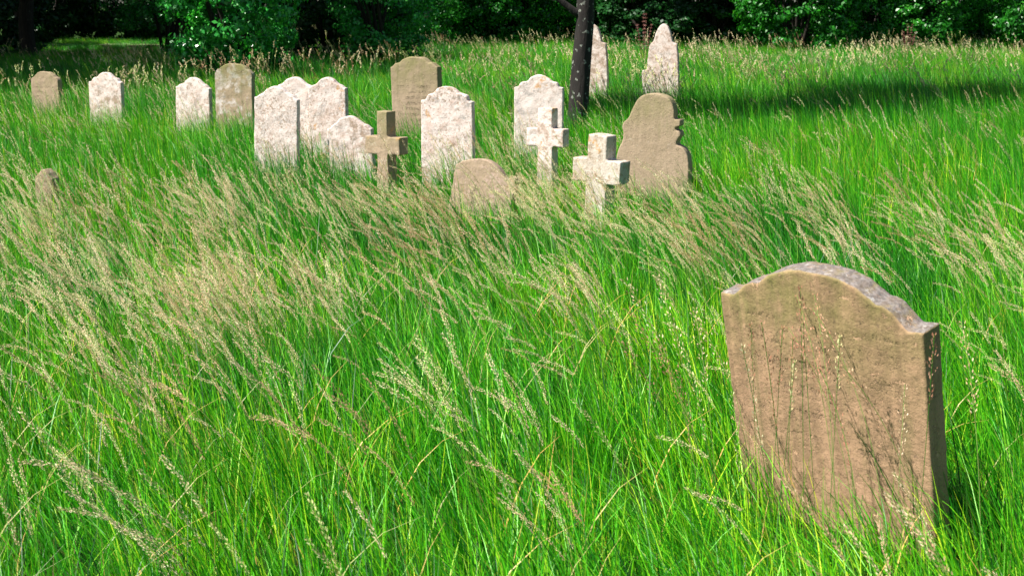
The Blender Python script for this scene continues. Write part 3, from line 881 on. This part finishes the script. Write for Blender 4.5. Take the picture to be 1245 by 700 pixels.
# the single tree among the graves
tx = X_at(700, 18.0)
t0 = make_tree('slim dark trunk spotted with pale lichen standing alone among the headstones', None, 42, (tx, 18.0, 0), 0.135, 3.4,
          (-0.9, 1.9, 5.1), (3.0, 2.0, 1.7), M_leaf, n=430, per=80, ls=0.15, lean=(0.062, 0.0), bark=M_bark, lo=-0.6, extra=((4.5, 4.6, 5.3), (3.5, 3.5, 2.2), 520))  # extra: unseen side lobe, shaped to widen the shadow band on the grass

# left thicket
G = 'bushes and trees along the churchyard edge'
make_bush('broad glossy green bush behind the brown headstone, left of the dark gap', G, M_leaf, 101, (X_at(283, 31.5), 31.5, 0), r=(1.75, 1.7, 2.7), cz=2.2, n=340, ls=0.115, lo=-0.97)
b2 = make_bush('green bush between the dark gap and the sunlit far grass', G, M_leaf, 102, (X_at(462, 38), 38, 0), r=(1.4, 1.5, 2.4), cz=2.0, n=240, ls=0.10)
make_bush('bluish green bush overhanging the pale strip of ground at the left', G, M_leaf, 103, (X_at(165, 46), 50, 0), r=(2.6, 2.2, 2.2), cz=3.0, n=300, ls=0.11)
# hedge behind
h1 = make_bush('leafy hedge bush left of the tree trunk at the back', G, M_leaf2, 110, (X_at(560, 54), 54, 0), r=(3.4, 2.0, 2.6), cz=2.1, n=420, ls=0.13, rc=(0.2, 0.5))
h2 = make_bush('bright hedge bush right of the shaded gap at the back', G, M_leaf2, 111, (X_at(975, 47), 47.5, 0), r=(2.3, 1.8, 2.5), cz=2.0, n=420, ls=0.12, rc=(0.2, 0.5))
lab = ['darker hedge bush directly left of the tree trunk', 'bright hedge bush at the right end of the hedge', 'yellow green hedge bush at the right edge of the view',
       'hedge bush above the dry grass in the right half of the hedge', 'hedge bush beside the left thicket with its foot in tall grass']
hp = [(640, 55, 0.8, (1.0, 1, 1.0), h1), (1120, 49, 2.1, (1.0, 1, 0.95), h2), (1262, 48, 1.1, (1.0, 1, 1.1), h2), (1050, 49, 3.4, (1.0, 1, 1.0), h2), (500, 52, 4.0, (0.8, 1, 1.0), h1)]
for l_, (px, d, rz, sc, src) in zip(lab, hp):
    copy_tree(src, (X_at(px, d), d, 0), rz, sc, l_)

# tall trees whose shade falls over the left and the back; some added only for it
T = 'tall trees shading the back of the churchyard'
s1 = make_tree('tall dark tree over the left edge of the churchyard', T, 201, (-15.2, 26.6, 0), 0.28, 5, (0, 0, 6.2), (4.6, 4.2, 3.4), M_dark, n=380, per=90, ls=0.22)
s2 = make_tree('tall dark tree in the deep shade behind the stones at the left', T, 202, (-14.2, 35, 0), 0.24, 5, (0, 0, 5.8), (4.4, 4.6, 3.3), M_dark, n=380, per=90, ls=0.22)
spots = [(-25.6, 56.5, s2, 'unseen dark tree beyond the left edge near the pale strip, added for shade'), (-21, 47, s1, 'unseen dark tree at the left end of the pale strip, added for shade'), (-17.6, 51, s2, 'tall dark tree in front of the pale strip, added for its shade'), (-23, 28, s2, 'unseen dark tree outside the left edge, added to cut skylight'), (-20, 34, s1, 'unseen dark tree between the two at the left edge, added to cut skylight'), (-15.0, 44, s2, 'tall dark tree beyond the shaded grass at the left'),(-20, 40, s1, 'tall dark tree further into the shade at the far left'), (-27, 50, s2, 'tall dark tree beyond the pale strip of ground'),  # the first five are added to block sun and skylight at the left
         (-7.6, 36.8, s1, 'tall dark tree above the gap between the two left bushes, added to darken it'), (-11, 60, s2, 'tall dark tree rising behind the left bushes'),  # first one: crown above the view, added to shade the gap
         (5.6, 52, s1, 'tall dark tree above the shaded gap right of the trunk'), (9.0, 58, s2, 'tall dark tree behind the dark part of the hedge'),
         (1.0, 62, s1, 'tall dark tree behind the hedge at the centre'), (17.0, 55, s2, 'tall dark tree behind the right end of the hedge'),
         (-13, 70, s2, 'tall dark tree at the far left horizon'), (24, 60, s1, 'tall dark tree past the right edge of the hedge')]
for i, (x_, y_, src, l_) in enumerate(spots):
    k_ = 0.72 if l_.startswith('tall dark tree above the gap between') else 1
    copy_tree(src, (x_, y_, 0), i * 1.3, (k_, k_, k_ * (1.0 + 0.1 * (i % 3))), l_)
# low dense undergrowth under the tall trees, back to the woodland edge
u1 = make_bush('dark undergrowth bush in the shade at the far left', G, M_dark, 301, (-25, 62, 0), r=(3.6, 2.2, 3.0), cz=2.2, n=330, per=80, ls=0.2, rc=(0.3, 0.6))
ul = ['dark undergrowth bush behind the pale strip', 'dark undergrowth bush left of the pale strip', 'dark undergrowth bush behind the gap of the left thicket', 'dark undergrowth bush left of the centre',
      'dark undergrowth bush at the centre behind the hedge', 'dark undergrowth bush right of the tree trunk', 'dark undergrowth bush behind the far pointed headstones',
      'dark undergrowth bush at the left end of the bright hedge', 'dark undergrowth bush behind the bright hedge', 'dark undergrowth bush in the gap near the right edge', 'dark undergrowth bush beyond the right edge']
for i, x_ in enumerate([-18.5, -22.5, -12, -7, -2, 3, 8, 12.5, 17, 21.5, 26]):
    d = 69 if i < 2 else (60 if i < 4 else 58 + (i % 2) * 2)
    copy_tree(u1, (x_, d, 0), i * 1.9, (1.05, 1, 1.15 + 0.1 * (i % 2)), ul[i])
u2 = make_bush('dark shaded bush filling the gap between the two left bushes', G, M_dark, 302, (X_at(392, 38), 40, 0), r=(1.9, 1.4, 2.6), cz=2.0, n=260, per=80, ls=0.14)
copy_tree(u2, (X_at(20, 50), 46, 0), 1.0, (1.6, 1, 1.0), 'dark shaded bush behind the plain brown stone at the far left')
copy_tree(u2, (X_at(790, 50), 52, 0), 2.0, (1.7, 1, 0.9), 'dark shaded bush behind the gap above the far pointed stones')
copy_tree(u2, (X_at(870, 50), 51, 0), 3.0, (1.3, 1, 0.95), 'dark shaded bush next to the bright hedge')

def strip():
    k = NT('dry_mown_grass')
    co = k.n('TexCoord').outputs['Object']
    col = k.mix(k.ramp(k.noise(co, 3, 5, 0.7), [(0.4, 0.0), (0.6, 1.0)]), (0.20, 0.22, 0.09), (0.10, 0.16, 0.05))
    p = k.n('BsdfPrincipled'); k.link(col, p.inputs['Base Color']); p.inputs['Roughness'].default_value = 1
    k.link(p.outputs[0], k.out.inputs[0])
    v = []; f = []
    for i in range(25):
        t = i / 24; x_ = -21.5 + 9 * t; wd = 0.4 + 3.6 * t ** 0.7
        for q in (-0.5, 0, 0.5):
            v.append((x_, 60 + 1.5 * t + q * wd + 0.7 * noise.noise(Vector((x_ * 1.3, q * 7, 0))), 0.075))
    for i in range(24):
        for j in range(2): f.append((i * 3 + j, i * 3 + 3 + j, i * 3 + 4 + j, i * 3 + 1 + j))
    me = bpy.data.meshes.new('path'); me.from_pydata(v, [], f)
    tag(mesh_obj('path', me, k.m), kind='structure')
strip()

# ripe dock stalks
def dock(px, d, h, label, seed):
    root = empty('dock_plant', (X_at(px, d), d, 0)); tag(root, label, 'plant')
    rr = random.Random(seed); ch = []; cl = []
    for i in range(4):
        a = i * 1.6; dx = 0.10 * math.cos(a); dy = 0.10 * math.sin(a)
        ch.append([((dx * t * 2, dy * t * 2, h * t * (0.8 + 0.2 * (i % 2))), 0.008 * (1 - 0.6 * t)) for t in (0, 0.3, 0.6, 1)])
        for t in np.linspace(0.45, 1.0, 9):
            cl.append((dx * t * 2, dy * t * 2, h * t * (0.8 + 0.2 * (i % 2)), 0.05, (0, 0, 1)))
    mesh_obj('stalk', limb_mesh('stalk', ch), M_dock, root)
    mesh_obj('seed_spike', leaf_mass('seed_spike', cl, 40, 0.025, seed=seed), M_dock, root)
dock(783, 40, 1.5, 'reddish dock stalks left of the far pointed headstone', 1)
dock(1105, 44, 1.15, 'pinkish dock stalks in front of the bright hedge', 2)
